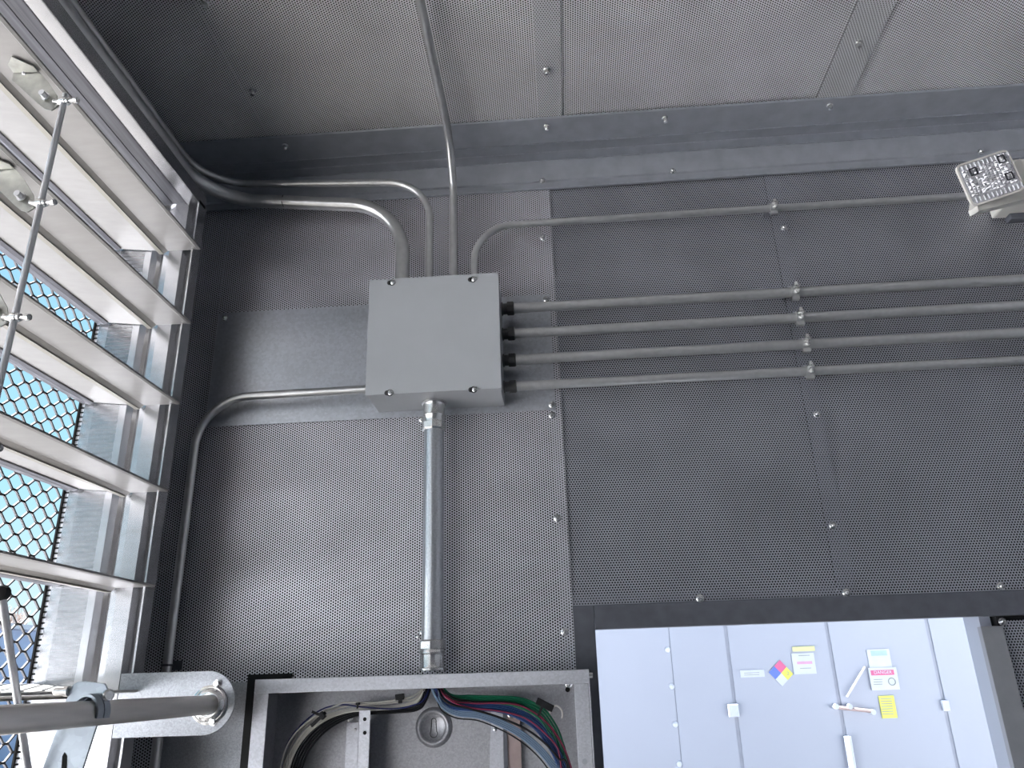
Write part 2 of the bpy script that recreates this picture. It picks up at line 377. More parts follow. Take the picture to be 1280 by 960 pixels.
# door surround
MB().box(0.014, DX0, W-.004, W+.02, 0, PZ).build('trim_2', M['slate'], kind=struct, bevel=.001)
hd = MB().box(DX0+.001, XR, W-.006, W+.02, DZ, PZ).build('trim_3', M['slate'], kind=struct, bevel=.001)
px0 = atY(1222,783,W).x; zt = atY(1236,783,W).z
MB().box(px0, px0+.047, W-.012, W+.004, 0, zt).build('trim_4', M['post'], kind=struct, bevel=.001)
MB().box(DX1-.012, DX1+.012, W+.03, W+.1, 0, DZ+.03).build('trim_5', M['white'], kind=struct, smooth=False)
MB().box(DX0-.02, DX0, W+.02, W+.1, 0, DZ+.03).build('trim_6', M['slate'], kind=struct, smooth=False)

# ------------------------------------------------------------------ junction box
BY = 1.66
xa, xb = -.442, -.120
zt_, zb = atY(463,350,BY).z, atY(457,494,BY).z
jb = thing('junction_box', (-.28, W-.008, zb), 'square grey painted junction box with four cover screws, centre of the wall', 'junction box')
b = MB(); b.box(xa+.002, xb-.002, BY+.006, W-.008, zb+.002, zt_-.002); b.build('body', M['box'], jb, bevel=.0015)
b = MB(); b.box(xa, xb, BY, BY+.004, zb, zt_); b.box(xa, xb, BY+.004, BY+.014, zb, zb+.0012); b.box(xa, xb, BY+.004, BY+.014, zt_-.0012, zt_)
b.box(xa, xa+.0012, BY+.004, BY+.014, zb, zt_); b.box(xb-.0012, xb, BY+.004, BY+.014, zb, zt_)
cov = b.build('cover', M['box'], jb, bevel=.0012)
for u, v in ((490,352),(591,348),(487,492),(592,488)):
    c = atY(u, v, BY)
    if v > 400: c.z += .002
    else: c.z -= .003
    sl = MB(); sl.lathe(c+Vector((.0005,0,0)), (0,-1,0), [(0,.0085),(.0006,.0085)], 20); sl.lathe(c+Vector((-.006,0,0)), (0,-1,0), [(0,.0065),(.0006,.0065)], 16)
    sl.build('keyhole_slot', M['darkmetal'], cov)
    screw(cov, c+Vector((.003,-.0008,0)), scale=.78)

# ------------------------------------------------------------------ conduits
def conduit(name, pts, r, m, label, group=None, seg=18):
    root = MB().tube(fillet(pts), r, seg).build(name, m, label=label, cat='conduit', group=group)
    return root
YC = 1.745
zin = zt_ - .004
def xz(u, v, Y=YC): p = atY(u, v, Y); return p.x, p.z
# thick conduit out of the left wall corner, down into the box top
def run(u0, v0, u1, v1, u2, v2, Y):
    # a run along the wall through two sighted points, ended where it meets the left wall run
    a, b_ = atY(u1, v1, Y), atY(u2, v2, Y); k = (b_.z-a.z)/(b_.x-a.x); rr = ray(u0, v0)
    q = rr.x/rr.z; Xc = (q*(a.z - k*a.x - CAMZ))/(1 - q*k)
    return k, a, Xc
xv, _ = xz(503, 330)
k_, a_, Xc = run(72, 0, 437, 256, 305, 250.5, YC); zr = a_.z + k_*(xv-a_.x); zh = a_.z + k_*(Xc-a_.x)
conduit('conduit', [((xv, YC, zin), 0), ((xv, YC, zr), .165), ((Xc, YC, zh), .15), ((Xc, -1.2, zh), 0)], .0182, M['conduit'],
        'thick bent conduit sweeping from the upper left corner into the box top')
thick = [o for o in COL.objects if o.name == 'conduit'][0]
if True:
    m_x = atY(355, 254, YC).x; m_z = a_.z + k_*(m_x-a_.x); mk = MB()
    mk.tube([(m_x + .001*math.sin(t*.9), YC - .0184*math.cos(t*.22), m_z + .0184*math.sin(t*.22)) for t in range(-6, -1)], .0011, 6)
    mk.tube([(m_x + .001*math.sin(t*.9), YC - .0184*math.cos(t*.22), m_z + .0184*math.sin(t*.22)) for t in range(1, 6)], .0011, 6)
    mk.build('pen_mark', M['black'], thick)
xv, _ = xz(537, 330)
k_, a_, Xc2 = run(88, 0, 470, 228.5, 310, 230, YC-.006); zr = a_.z + k_*(xv-a_.x); zh = a_.z + k_*(Xc2-a_.x)
conduit('conduit', [((xv, YC-.006, zin), 0), ((xv, YC-.006, zr), .125), ((Xc2, YC-.006, zh), .13), ((Xc2, -1.2, zh), 0)], .0100, M['conduit'],
        'thin bent conduit arching above the thick one into the box top')
xv, _ = xz(567, 300); zcl = ZC - .030
rr = ray(527, 0); Xq = (zcl-CAMZ) * rr.x/rr.z
conduit('conduit', [((xv, YC, zin), 0), ((xv, YC, zcl), .17), ((xv + (Xq-xv)*1.0, -1.6, zcl), 0)], .0105, M['conduit'],
        'thin conduit rising from the box top and bending out along the ceiling')
xv, zz = xz(593, 335); xe, zh = xz(700, 277); x2, z2 = xz(1195, 246)
zh2 = (zh + z2)/2
conduit('conduit', [((xv, YC, zin), 0), ((xv, YC, zh2), .105), ((1.14, YC, zh2), 0)], .0098, M['conduit'],
        'thin conduit bending from the box top towards the emergency lamp')
# four parallel runs to the right, with a connector at the box and a clamp each
straps = ((994,370),(1000,402),(1007,431),(1012,467))
names = ('topmost', 'second', 'third', 'lowest')
def clamp(c, r, label):
    t = thing('conduit_clamp', (c.x, c.y+r, c.z-r), label, 'clamp', 'clamps on the wall conduits')
    b = MB(); n = 20
    for side in (0,):
        ring = []
        for i in range(n):
            a = 2*PI*i/n; ring.append((math.cos(a), math.sin(a)))
        vs = []; fs = []
        for xx in (-.010, .010):
            for R in (r+.0006, r+.0032):
                for ca, sa in ring: vs.append((c.x+xx, c.y+ca*R, c.z+sa*R))
        for i in range(n):
            j = (i+1) % n
            fs += [(n+i, n+j, 3*n+j, 3*n+i), (i, 2*n+i, 2*n+j, j), (i, j, n+j, n+i), (2*n+i, 3*n+i, 3*n+j, 2*n+j)]
        b.add(vs, fs)
    b.box(c.x-.007, c.x+.007, c.y-r-.010, c.y-r+.001, c.z+r*.35, c.z+r*.35+.0025)      # ears
    b.box(c.x-.007, c.x+.007, c.y-r-.010, c.y-r+.001, c.z-r*.25, c.z-r*.25+.0025)
    b.box(c.x-.010, c.x+.008, c.y-r*.7, c.y+r*.2, c.z-r-.010, c.z-r-.001)
    b.build('band', M['conduit'], t)
    MB().cyl((c.x+.001, c.y-r-.006, c.z-r*.9), (c.x+.001, c.y-r-.006, c.z+r+.006), .0042, 10).build('bolt', M['zinc'], t)
    MB().lathe((c.x+.001, c.y-r-.006, c.z+r*.35+.003), (0,0,1), [(0,.0095),(.002,.0095),(.002,.0075),(.007,.0075)], 6).build('nut', M['zinc'], t)
    MB().box(c.x-.013, c.x+.009, c.y-.004, W-.003, c.z+r+.0005, c.z+r+.003).build('foot', M['galv'], t)
    return t
for k, (vl, (su, sv)) in enumerate(zip((385.5, 417, 450, 483), straps)):
    r = (.0140, .0135, .0135, .0125)[k] * .93
    xx, z_l = xz(642, vl); xs, zs = xz(su, sv+(1 if k < 3 else 0))
    conduit('conduit', [((-.112, YC, z_l), 0), ((XR-.01, YC, z_l), 0)], r, M['conduit'],
            '%s of the four straight conduits running right from the box' % names[k], 'four straight conduits on the right of the box')
    t = thing('conduit_connector', (-.112, YC, z_l-r), 'black compression connector on the %s of the four straight conduits' % names[k], 'connector', 'connectors on the box side')
    MB().lathe((xb, YC, z_l), (1,0,0), [(0, r*1.35),(.003, r*1.35),(.003, r*1.1),(.020, r*1.1)], 20).build('collar', M['darkmetal'], t)  # shadow of the box put into the connector's dark colour
    MB().lathe((xb+.014, YC, z_l), (1,0,0), [(0, r*1.38),(.001, r*1.45),(.016, r*1.45),(.018, r*1.2)], 8).build('nut', M['darkmetal'], t)
    clamp(Vector((xs, YC, z_l)), r, 'small bolted clamp on the %s of the four straight conduits' % names[k])
xs, _ = xz(967, 262)
clamp(Vector((xs, YC, zh2)), .0098, 'small bolted clamp on the conduit that runs to the emergency lamp')
# left conduit: box side, bend, down the wall
_, zh = xz(400, 489.5); xv, _ = xz(213, 780)
conduit('conduit', [((xa+.002, YC, zh), 0), ((xv, YC+.01, zh), .125), ((xv, YC+.01, 0.0), 0)], .0105, M['conduit'],
        'thin conduit leaving the box on the left and bending down the wall')
p = atY(207, 832, W-.02); t = thing('strap', (xv, W-.005, p.z-.01), 'small dark strap holding the left conduit just above the bearing plate', 'strap')
MB().tube([(xv+.012*math.cos(a*PI/8), YC+.01-.012*math.sin(a*PI/8), p.z) for a in range(9)], .0022, 8).build('loop', M['slate'], t)
MB().box(xv-.034, xv+.014, W-.006, W-.0035, p.z-.010, p.z+.010).build('foot', M['slate'], t)
screw(t, (xv-.024, W-.006, p.z), scale=.8)
# big vertical conduit between box and cabinet
YB = 1.735
xv, zt2 = xz(542, 540, YB); _, zb2 = xz(539, 800, YB); zcab = atY(539, 838, YB).z
xv = xz(541.5, 660, YB)[0]
big = thing('large_conduit', (xv, YB, zcab), 'fat vertical galvanised conduit linking the grey box with the open cabinet', 'conduit')
MB().cyl((xv, YB, zb2-.02), (xv, YB, zt2+.02), .0242, 32).build('pipe', M['conduit_big'], big)
def coupling(z_wall, s, nut_z):
    o = (xv, YB, z_wall)
    c = MB().lathe(o, (0,0,s), [(0,.031),(.004,.031),(.006,.027),(.012,.0255),(.032,.0255),(.034,.028),(.038,.028),(.040,.0265),(abs(nut_z-z_wall),.0265)], 32).build('coupling', M['zinc'], big)
    MB().lathe((xv, YB, nut_z), (0,0,s), [(0,.0275),(.0015,.0300),(.016,.0300),(.020,.0262)], 8).build('nut', M['zinc'], c, angle=30)
coupling(zb, -1, atY(541, 529, YB).z); coupling(zcab, 1, atY(539, 812, YB).z)
screw(big, (xv-.029, YB-.010, atY(530, 796, YB).z), scale=.5)

# ------------------------------------------------------------------ open electrical cabinet
CF = 1.655; CB = 1.793; CZ0 = 1.15
cx0 = atY(318, 860, CF).x; cx1 = atY(737, 850, CF).x; cz1 = atY(525, 843, CF).z
cb = thing('electrical_cabinet', ((cx0+cx1)/2, CB, CZ0), 'open galvanised electrical cabinet with wires at the bottom of the wall', 'cabinet')
zl = atY(525, 861, CF).z
b = MB(); b.box(cx0, cx1, CF, CF+.0025, zl, cz1); b.box(cx0, cx1, CF+.0025, CB, cz1-.002, cz1); b.build('top_panel', M['cab'], cb, bevel=.0022)
xl = atY(333, 900, CF).x; xr = atY(720, 900, CF).x
MB().box(cx0, xl, CF+.0005, CF+.003, CZ0, zl).build('front_lip', M['cab'], cb, bevel=.0008)
MB().box(xr, cx1-.003, CF+.0005, CF+.003, CZ0, zl).build('front_lip', M['cab'], cb, bevel=.0008)
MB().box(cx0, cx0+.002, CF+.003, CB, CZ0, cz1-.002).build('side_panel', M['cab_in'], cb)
MB().box(cx1-.002, cx1, CF+.001, CB, CZ0, cz1-.002).build('side_panel', M['cab'], cb)
MB().box(cx0, cx1, CF, CB, CZ0-.002, CZ0).build('bottom_panel', M['cab'], cb)
# back panel with a raised round dimple (ring of vertices)
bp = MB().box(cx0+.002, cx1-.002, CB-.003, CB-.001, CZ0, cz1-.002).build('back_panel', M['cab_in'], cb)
dc = atY(542.5, 909, CB-.003)
dm = MB().lathe(dc, (0,-1,0), [(0,.0405),(.002,.0395),(.0085,.034),(.009,.031),(.0045,.0262),(.0035,.0255),(.0035,.001)], 40, cap=False).build('round_dimple', M['cab_in'], bp, angle=60)
kb = MB(); r1, r2, hh = .0052, .0078, .0125; pts = []
for i in range(13): a = -PI*.15 + PI*1.3*i/12; pts.append(dc + Vector((r1*math.cos(a), -.0042, hh + r1*math.sin(a))))
for i in range(13): a = PI*.80 + PI*1.4*i/12; pts.append(dc + Vector((r2*math.cos(a), -.0042, -hh + r2*math.sin(a))))
kb.tube(pts + [pts[0]], .0008, 6); kb.build('keyhole_knockout', M['darkmetal'], bp)
# brackets
p0 = atY(433, 900, 1.775); p1 = atY(447.5, 900, 1.775); p2 = atY(449, 888, 1.70); p3 = atY(463, 888, 1.70)
br = MB(); br.box(p0.x, p2.x+.006, 1.778, 1.780, CZ0+.01, atY(440,903,1.775).z); br.box(p2.x, p2.x+.0015, 1.70, 1.778, CZ0+.01, p2.z)
br.box(p2.x, p3.x, 1.70, 1.7015, CZ0+.01, p2.z)
brk = br.build('mounting_bracket', M['cab'], cb, bevel=.0004)
for v in (899, 916):
    c = atY(456, v, 1.70); MB().cyl(c+Vector((0,.0004,0)), c-Vector((0,.0004,0)), .0038, 14).build('bolt_hole', M['hole'], brk)
screw(brk, atY(437, 898, 1.773), scale=.75); screw(brk, atY(444, 912, 1.777), scale=.35)
q0, q1 = atY(611, 900, 1.78), atY(628, 900, 1.78)
poly = [Vector((q0.x, 1.786, CZ0+.01))]
for i in range(16):
    z = CZ0+.05+i*(cz1-.06-CZ0-.05)/15; poly.append(Vector((q0.x + (.004 if 4 < i % 9 < 8 else 0)+.0008*math.sin(i*5), 1.786, z)))
poly += [Vector((q1.x, 1.786, cz1-.06)), Vector((q1.x, 1.786, CZ0+.01))]
bk2 = MB().prism(poly, (0, .003, 0)).build('mounting_bracket', M['cab'], cb)
screw(bk2, atY(619, 912, 1.785), scale=.45)
q2, q3, q4 = atY(629,900,1.77).x, atY(633.5,900,1.77).x, atY(650,900,1.77).x
MB().box(q2, q3, 1.768, 1.789, CZ0+.01, cz1-.055).build('channel_edge', M['slate'], cb)
st = MB().box(q3, q4, 1.772, 1.789, CZ0+.01, cz1-.05).build('brown_strip', M['copper'], cb, label='pinkish brown strip')
screw(st, atY(639, 893, 1.771), scale=.9)
screw(bp, atY(711, 855, CB-.004), scale=.9)
c = atY(709.5, 862, CB-.004); MB().cyl(c+Vector((0,.001,0)), c-Vector((0,.0006,0)), .0052, 16).build('bolt_hole', M['hole'], bp)
c = atY(731, 952, CF); MB().cyl(c, c-Vector((0,.0008,0)), .0052, 16).build('rivet', M['trim'], cb)
c = atY(737, 844, CF+.01); MB().cyl(c-Vector((.004,0,0)), c+Vector((.006,0,0)), .006, 14).build('hinge_stud', M['zinc'], cb)
p = atY(695, 893, 1.775); MB().tube([p+Vector((.014*math.cos(a), 0, .017*math.sin(a))) for a in [i*PI/10-.5 for i in range(14)]], .002, 8).build('tie_loop', M['cream'], cb, label='white plastic loop')
# black backing board behind the cabinet
xk = atY(305, 900, W-.012).x; zk = atY(318, 843, W-.012).z
MB().box(xk, cx0, W-.012, W-.0072, 1.0, zk).box(cx0, cx0+.03, W-.012, W-.0072, cz1+.001, zk).build('backing_board', M['black'], label='narrow black strip on the wall behind the cabinet left edge', cat='backing strip', smooth=False)

# wires: each one an object of its own
YW = 1.72
def wire(m, r, pts, label, group, Y0=YW, y_end=None):
    P = [atY(u, v, Y0 + (0 if len(q) == 0 else q[0])) for u, v, *q in pts]
    P[0].y = YB; P[0] = Vector((xv + random.uniform(-.014, .014), YB+random.uniform(-.012,.012), cz1-.004))
    return MB().tube(spline(P, 7), r, 8).build('wire', m, label=label, cat='wire', group=group)
def shift(pts, dx, dy):
    n = len(pts); return [(u+dx*min(1, i/2), v+dy*min(1, i/2)) + tuple(q) for i, (u, v, *q) in enumerate(pts)]
L = [(536,858),(522,873),(500,881),(470,884),(430,887),(400,898),(376,918),(360,945),(352,985),(346,1100)]
for i in range(4):
    wire(M['wire_white'], .0021, shift(L, 1.8*i, 1.3*i-1 + (0 if i else -3)), 'off-white wire in the bundle that falls to the cabinet left side', 'off-white wires, left bundle', YW-.002*i)
for i in range(5):
    wire(M['wire_black'], .0024, shift(L, 8+3.0*i, 1.5+1.3*i), 'black wire in the bundle that falls to the cabinet left side', 'black wires, left bundle', YW-.002*i)
wire(M['wire_navy'], .0016, [(540,860),(531,873),(515,882),(490,886),(455,884),(425,881),(398,889),(372,911),(356,938),(350,985),(345,1100)], 'navy blue wire looping below the left bundle', None, YW-.014)
wire(M['wire_white'], .0016, [(532,858),(520,868),(500,874),(470,878),(440,878),(425,880),(395,895),(368,918),(354,945),(349,985),(344,1100)], 'single off-white wire arching above the left bundle', None, YW-.016)
Rg = [(545,858),(562,868),(590,871),(630,872),(655,875),(678,886),(692,903),(702,925),(708,960),(711,1100)]
for i in range(5):
    wire(M['wire_green'], .0023, shift(Rg, -2.3*i, 2.2*i-1), 'green wire in the right hand bundle, above the blue ones', 'green wires, right bundle', YW-.002*i)
Rb = [(543,860),(560,877),(590,880),(625,881),(652,889),(675,903),(692,925),(704,950),(711,985),(715,1100)]
for i in range(5):
    wire(M['wire_blue'], .0022, shift(Rb, -1.7*i, 1.9*i), 'blue wire in the right hand bundle, below the green ones', 'blue wires, right bundle', YW-.008-.002*i)
wire(M['wire_pink'], .0017, [(546,860),(562,873),(590,879),(620,879),(650,882),(678,898),(698,922),(711,950),(717,985),(719,1100)], 'magenta wire edging the top of the blue wires', None, YW-.014)
wire(M['wire_black'], .0019, [(546,859),(562,870),(592,877),(625,877.5),(650,881),(676,897),(694,918),(708,945),(714,985),(716,1100)], 'thin black wire between green and blue wires', None, YW-.013)
wire(M['wire_pink'], .0016, [(544,860),(558,872),(585,884),(625,889),(655,897),(675,911),(692,928),(699,942),(703,985),(706,1100)], 'magenta wire edging the underside of the blue wires', None, YW-.022)
wire(M['wire_black'], .0023, [(543,861),(556,876),(588,886),(622,896),(655,910),(680,928),(698,948),(710,965),(712,1100)], 'black wire below the blue wires, standing apart', None, YW-.022)
Rw = [(540,861),(552,878),(575,888),(605,892),(640,907),(668,926),(690,950),(702,975),(706,1100)]
for i in range(4):
    wire(M['wire_grey'], .0021, shift(Rw, -1.3*i, 1.9*i), 'pale blue wire in the lowest band on the right', 'pale blue wires, right bundle', YW-.016-.001*i)
wire(M['wire_black'], .0014, shift(Rw, -6.5, 9), 'thin black wire along the underside of the pale blue wires', None, YW-.020)
wire(M['wire_navy'], .0022, [(541,860),(548,872),(560,885),(585,893),(612,900),(640,911),(667,931),(687,954),(698,980),(702,1100)], 'navy blue wire crossing in front of the pale blue ones', None, YW-.010)
def tie(name, c, ang, ln, w, label, tail=None):
    t = thing(name, c, label, 'cable tie')
    ax = Vector((math.cos(ang), 0, -math.sin(ang))); az = Vector((math.sin(ang), 0, math.cos(ang))); ay = Vector((0,1,0))
    MB().obox(c, ax, ay, az, w, .003, ln).build('band', M['black'], t, bevel=.0008)
    MB().obox(c + az*ln*.55, ax, ay, az, w*2.2, .006, w*1.5).build('head', M['black'], t, bevel=.0008)
    if tail: MB().obox(c + az*ln*.2 - ax*tail*.5, (ax+az*.5).normalized(), ay, (az-ax*.5).normalized(), tail*.5, .0015, .0025).build('tail', M['black'], t)
tie('cable_tie', atY(398, 899, YW-.026), .85, .019, .0032, 'black cable tie with a cut tail around the left bundle', .022)
tie('cable_tie', atY(500, 874, YW-.018), -.1, .008, .0040, 'small black cable tie near the big conduit outlet')
tie('cable_tie', atY(447, 882, YW-.022), .1, .006, .0016, 'tiny black cable tie near the middle of the left bundle')
t = thing('cable_tie', atY(681, 880, YW-.030), 'black flag shaped cable tie on the green wires', 'cable tie')
c = atY(681, 881, YW-.026); a = .47; ax = Vector((math.cos(a),0,-math.sin(a))); az = Vector((math.sin(a),0,math.cos(a)))
MB().obox(c, ax, Vector((0,1,0)), az, .0185, .004, .0068).build('flag', M['black'], t, bevel=.001)
c2_ = atY(675.5, 889, YW-.026); MB().obox(c2_, az, Vector((0,1,0)), ax, .010, .003, .0024).build('band', M['black'], t)

# ------------------------------------------------------------------ louver in the left wall
YE = 1.60; XF = -.872; XB = -1.085; LH = 3.063; LB = 0.46; LYN = LY0+.02
lv = thing('wall_louver', (XF, YE, LB), 'large aluminium wall louver with open horizontal blades filling the left side', 'louver')
# jamb section in (x outward, depth behind the web plane)
sec = [(-.872,.004),(-.872,-.012),(-.876,-.012),(-.880,.016),(-.900,.018),(-.903,-.004),(-.9365,-.004),(-.9375,.002),(-.955,.006),(-.957,.014),
       (-.962,.020),(-.970,.022),(-.978,.018),(-.983,.008),(-.984,.000),(XB,.000)]
def section(to3d, length):
    n = len(sec); front = [to3d(x, d) for x, d in sec]; back = [to3d(x, d+.0025 if i > 1 else d+.02) for i, (x, d) in enumerate(sec)]
    return front, back
def jamb(name, p_of, ext):
    front = [Vector(p_of(x, d)) for x, d in sec]; back = [Vector(p_of(x, .028)) for x, _ in (sec[0], sec[-1])]
    poly = front + [back[1], back[0]]
    return MB().prism(poly, ext).build(name, M['alu'], lv, angle=25)
jamb('frame_jamb', lambda x, d: (x, YE+d, LB), (0, 0, LH-LB))
jamb('frame_jamb', lambda x, d: (x, LYN-d, LB), (0, 0, LH-LB))
hs = [(-.872,.004),(-.872,-.008),(-.875,-.008),(-.876,-.004),(-.911,-.001),(XB,-.001),(XB,.028),(-.872,.028)]
hd_ = MB().prism([(x, LYN-.02, LH+d) for x, d in hs], (0, YE-LYN+.04, 0)).build('frame_head', M['alu'], lv, angle=25)
MB().box(-.944, -.912, LYN, YE-.004, LH-.0025, LH-.001).build('head_seal', M['seal'], hd_)  # dark grey strips along the head underside
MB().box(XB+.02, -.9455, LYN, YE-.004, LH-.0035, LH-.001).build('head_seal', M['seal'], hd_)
jamb('frame_sill', lambda x, d: (x, LYN-.02, LB-d), (0, YE-LYN+.04, 0))
XT = -.8555; PIT = .2042; ZT = 2.921
def blade_prof(z):
    # underside outline from the front tip to the rear edge, then back over the top
    lo = [(XT,0),(XT-.006,-.0015),(XT-.009,0),(XT-.084,.001),(XT-.094,-.006),(XT-.101,-.007),(XT-.107,.002),(XT-.114,.004),(XT-.205,.015)]
    up = [(x, h+.004) for x, h in lo[::-1]]
    return [(x, z+h) for x, h in lo+up]
blades = []
for k in range(12):
    z = ZT - PIT*k
    bl = MB().prism([(x, LYN+.012, zz) for x, zz in blade_prof(z)], (0, YE-.004-LYN-.012, 0)).build('blade', M['blade'], lv, angle=25); blades.append(bl)
    MB().box(XT-.1035, XT-.0925, LYN+.02, YE-.006, z-.0085, z-.0068).build('rib', M['rib'], bl)
    MB().prism([(x, LYN+.02, z+h) for x, h in ((XT-.203,.0195),(XT-.203,.011),(XT-.212,.008),(XT-.220,.0105),(XT-.229,.010),(XT-.237,.016),(XT-.233,.022))], (0, YE-.03-LYN, 0)).build('seal', M['seal'], bl, angle=25)
# linkage bracket under the blades, one each, plus the push rod
zu = ZT - .0015
Yb = atZ(34, 90, zu).y
def bracket(z):
    dz = z - ZT
    def S(p): p = Vector(p); p.z += dz; return p
    main = [(17,90),(48,89),(59,101),(71,119),(73,133),(64,138),(56,136),(48,130),(15,100)]
    pl_ = MB().prism([S(atY(u, v, Yb)) for u, v in main], (0, .002, 0))
    tab = [(17,90),(10,80),(15,70),(42,82),(48,89)]
    pl_.prism([S(atZ(u, v, zu-.001)) for u, v in tab], (0, 0, -.002))
    br_ = pl_.build('crank_bracket', M['bracket'], lv)
    c = S(atY(57, 121, Yb-.004))
    MB().lathe(c, (0,-1,0), [(0,.0075),(.002,.0075),(.002,.0052),(.012,.0052)], 18).build('pivot_pin', M['rod'], br_)
    c = S(atY(24, 84, Yb-.03)); MB().lathe(c+Vector((0,.012,0)), (0,0,-1), [(0,.0028),(.004,.0028)], 6).build('rivet', M['rod'], br_)
    e0 = S(atY(69, 128, Yb-.004)); e1 = S(atY(97, 125, Yb-.012)); d = (e1-e0)
    MB().lathe(e0, d, [(0,.0062),(d.length*.12,.0045),(d.length*.25,.0045),(d.length*.27,.0075),(d.length*.52,.0075),(d.length*.54,.0060),(d.length*.62,.0060),(d.length*.63,.0034),(d.length*.84,.0034),(d.length*.85,.0050),(d.length,.0050)], 14).build('ball_joint', M['zinc'], br_)
for k in range(12): bracket(ZT - PIT*k)
jr = atY(80.5, 125, Yb-.008)
MB().cyl((jr.x, jr.y, jr.z+.012), (jr.x, jr.y, LB+.2), .0050, 16).build('push_rod', M['rod'], lv)
# expanded metal bird screen outside the blades
sc_ = MB(); XM = -1.100; LW, SW = .060, .034; rs = .0028
ny = int((YE-.0-LYN)/LW)+1; nz = int((LH-LB)/SW)+1
def strand(p, q):
    p, q = Vector(p), Vector(q); d = (q-p).normalized(); n_ = Vector((1,0,0)); w_ = d.cross(n_)
    vs = []
    for c in (p, q):
        for i, j in ((-1,-1),(1,-1),(1,1),(-1,1)): vs.append(c + n_*rs*.7*i + w_*rs*.62*j)
    sc_.add(vs, [(0,1,5,4),(1,2,6,5),(2,3,7,6),(3,0,4,7)])
for i in range(ny):
    for k in range(nz):
        for half in (0, 1):
            y = YE - (i + half*.5)*LW; z = LB + .01 + (k + half*.5)*SW
            if y - LW/2 < LYN or z > LH-.01: continue
            # lens shaped cell: node bar then two curved strands per side
            A = Vector((XM, y, z)); 
            for sy in (-1, 1):
                if y+sy*LW/2 > YE+.001: continue
                Bn = Vector((XM, y + sy*LW*.5, z + SW*.5))
                m1 = Vector((XM, y + sy*LW*.12, z + SW*.04)); m2 = Vector((XM, y + sy*LW*.38, z + SW*.46))
                strand(A, m1); strand(m1, m2); strand(m2, Bn)
                if k == 0 and half == 0: pass
sc_.build('bird_screen', M['mesh'], lv, kind='stuff', smooth=False)
MB().box(XM+.004, XM+.0075, YE-.006, YE+.01, LB, LH).build('screen_edge', M['hole'], lv)

# ------------------------------------------------------------------ drive shaft, bearing plate, crank
BPY = 1.585
cc = atY(262, 881, BPY); R0 = .0590; xpl = atY(146, 880, BPY).x; zc_ = (atY(200,841.5,BPY).z + atY(200,920,BPY).z)/2
xcc = atY(293, 881, BPY).x - R0
bpn = thing('bearing_plate', (xcc, BPY+.003, zc_-R0), 'round ended galvanised bearing plate carrying the end of the shaft', 'bearing plate')
poly = [Vector((xpl, BPY, zc_-R0))] + [Vector((xcc+R0*math.cos(a), BPY, zc_+R0*math.sin(a))) for a in [(-.5+i/24)*PI for i in range(25)]] + [Vector((xpl, BPY, zc_+R0))]
MB().prism(poly, (0, .004, 0)).build('plate', M['galv_bright'], bpn, bevel=.0006)
SX, SZ = cc.x, cc.z
fl = MB().lathe((SX, BPY, SZ), (0,-1,0), [(0,.0365),(.003,.0365),(.004,.0335),(.0045,.0330),(.004,.031),(.007,.028),(.010,.0250),(.010,.0215),(.002,.0205),(.002,.019)], 40, cap=False).build('bearing_flange', M['zinc'], bpn, angle=50)
for u, v in ((272,854.5),(267,902)):
    c = atY(u, v, BPY); MB().lathe(c, (0,-1,0), [(0,.0085),(.003,.0085),(.003,.0060),(.010,.0060)], 6).build('hex_bolt', M['zinc'], bpn)
SR = .0178
sh = MB().cyl((SX, LYN+.1, SZ), (SX, BPY+.004, SZ), SR, 32).build('drive_shaft', M['shaft'], label='grey round steel shaft crossing the lower left foreground', cat='shaft')
cp = atX(120, 885, SX); YK = cp.y
pxm = 1/abs(atY(121, 885, YK).x - atY(120, 885, YK).x)
ck = thing('crank_arm', (SX, YK, SZ), 'flat galvanised crank arm clamped round the shaft', 'crank arm')
def K(u, v, dy=0): return atY(u, v, YK+dy)
poly = [K(87,862),(K(92,855)),K(98,852),K(106,851.5),K(131,854.5),K(134,862),K(134,872),K(119,912),K(103,962),K(90,1002),K(41,1002),K(55,955),K(66,925),K(74,905)]
slot = [K(78,1000),K(74.5,1000),K(78,945),K(81,940),K(84,945),K(82,1000)]
arm = MB().prism(poly, (0,.004,0)).build('arm', M['clamp'], ck, bevel=.0006)
MB().prism([p-Vector((0,.0006,0)) for p in slot], (0,.0004,0)).build('slot', M['hole'], arm)
# strap wrapping over the shaft towards the viewer, with its bolt
b = MB(); n = 16
for off in (-.030, -.012):
    vs = []; fs = []
    for i in range(n+1):
        a = PI*1.15*i/n - .25
        for yy, rr_ in ((off, SR+.001), (off, SR+.0042), (off+.015, SR+.0042), (off+.015, SR+.001)):
            vs.append((SX+rr_*math.cos(a), YK+yy, SZ+rr_*1.25*math.sin(a)))
    for i in range(n):
        for q in range(4): fs.append((i*4+q, i*4+(q+1)%4, (i+1)*4+(q+1)%4, (i+1)*4+q))
    fs += [(3,2,1,0), (n*4, n*4+1, n*4+2, n*4+3)]
    b.add(vs, fs)
b.build('strap', M['clamp'], ck)
c = K(134, 869, -.016); MB().lathe(c, (.75,-.65,0), [(0,.0085),(.006,.0085),(.008,.006)], 18).build('bolt', M['zinc'], ck)
c = K(86, 864, 0); MB().lathe(c, (-1,0,0), [(0,.0075),(.006,.0075),(.006,.0055),(.022,.0055)], 10).build('bolt', M['zinc'], ck)
# slanting rod behind the shaft
XQ = SX-.075
r0 = atX(2, 742, XQ); r1 = atX(42, 1010, XQ)
rd = thing('linkage_rod', r1, 'slim grey rod slanting down behind the shaft at the left edge', 'rod')
MB().cyl(r0, r1, .0052, 16).build('rod', M['rod'], rd)
MB().lathe(r0-Vector((0,.006,0)), (0,1,.1), [(0,.006),(.002,.010),(.012,.010),(.014,.006)], 14).build('ball_joint', M['black'], rd)

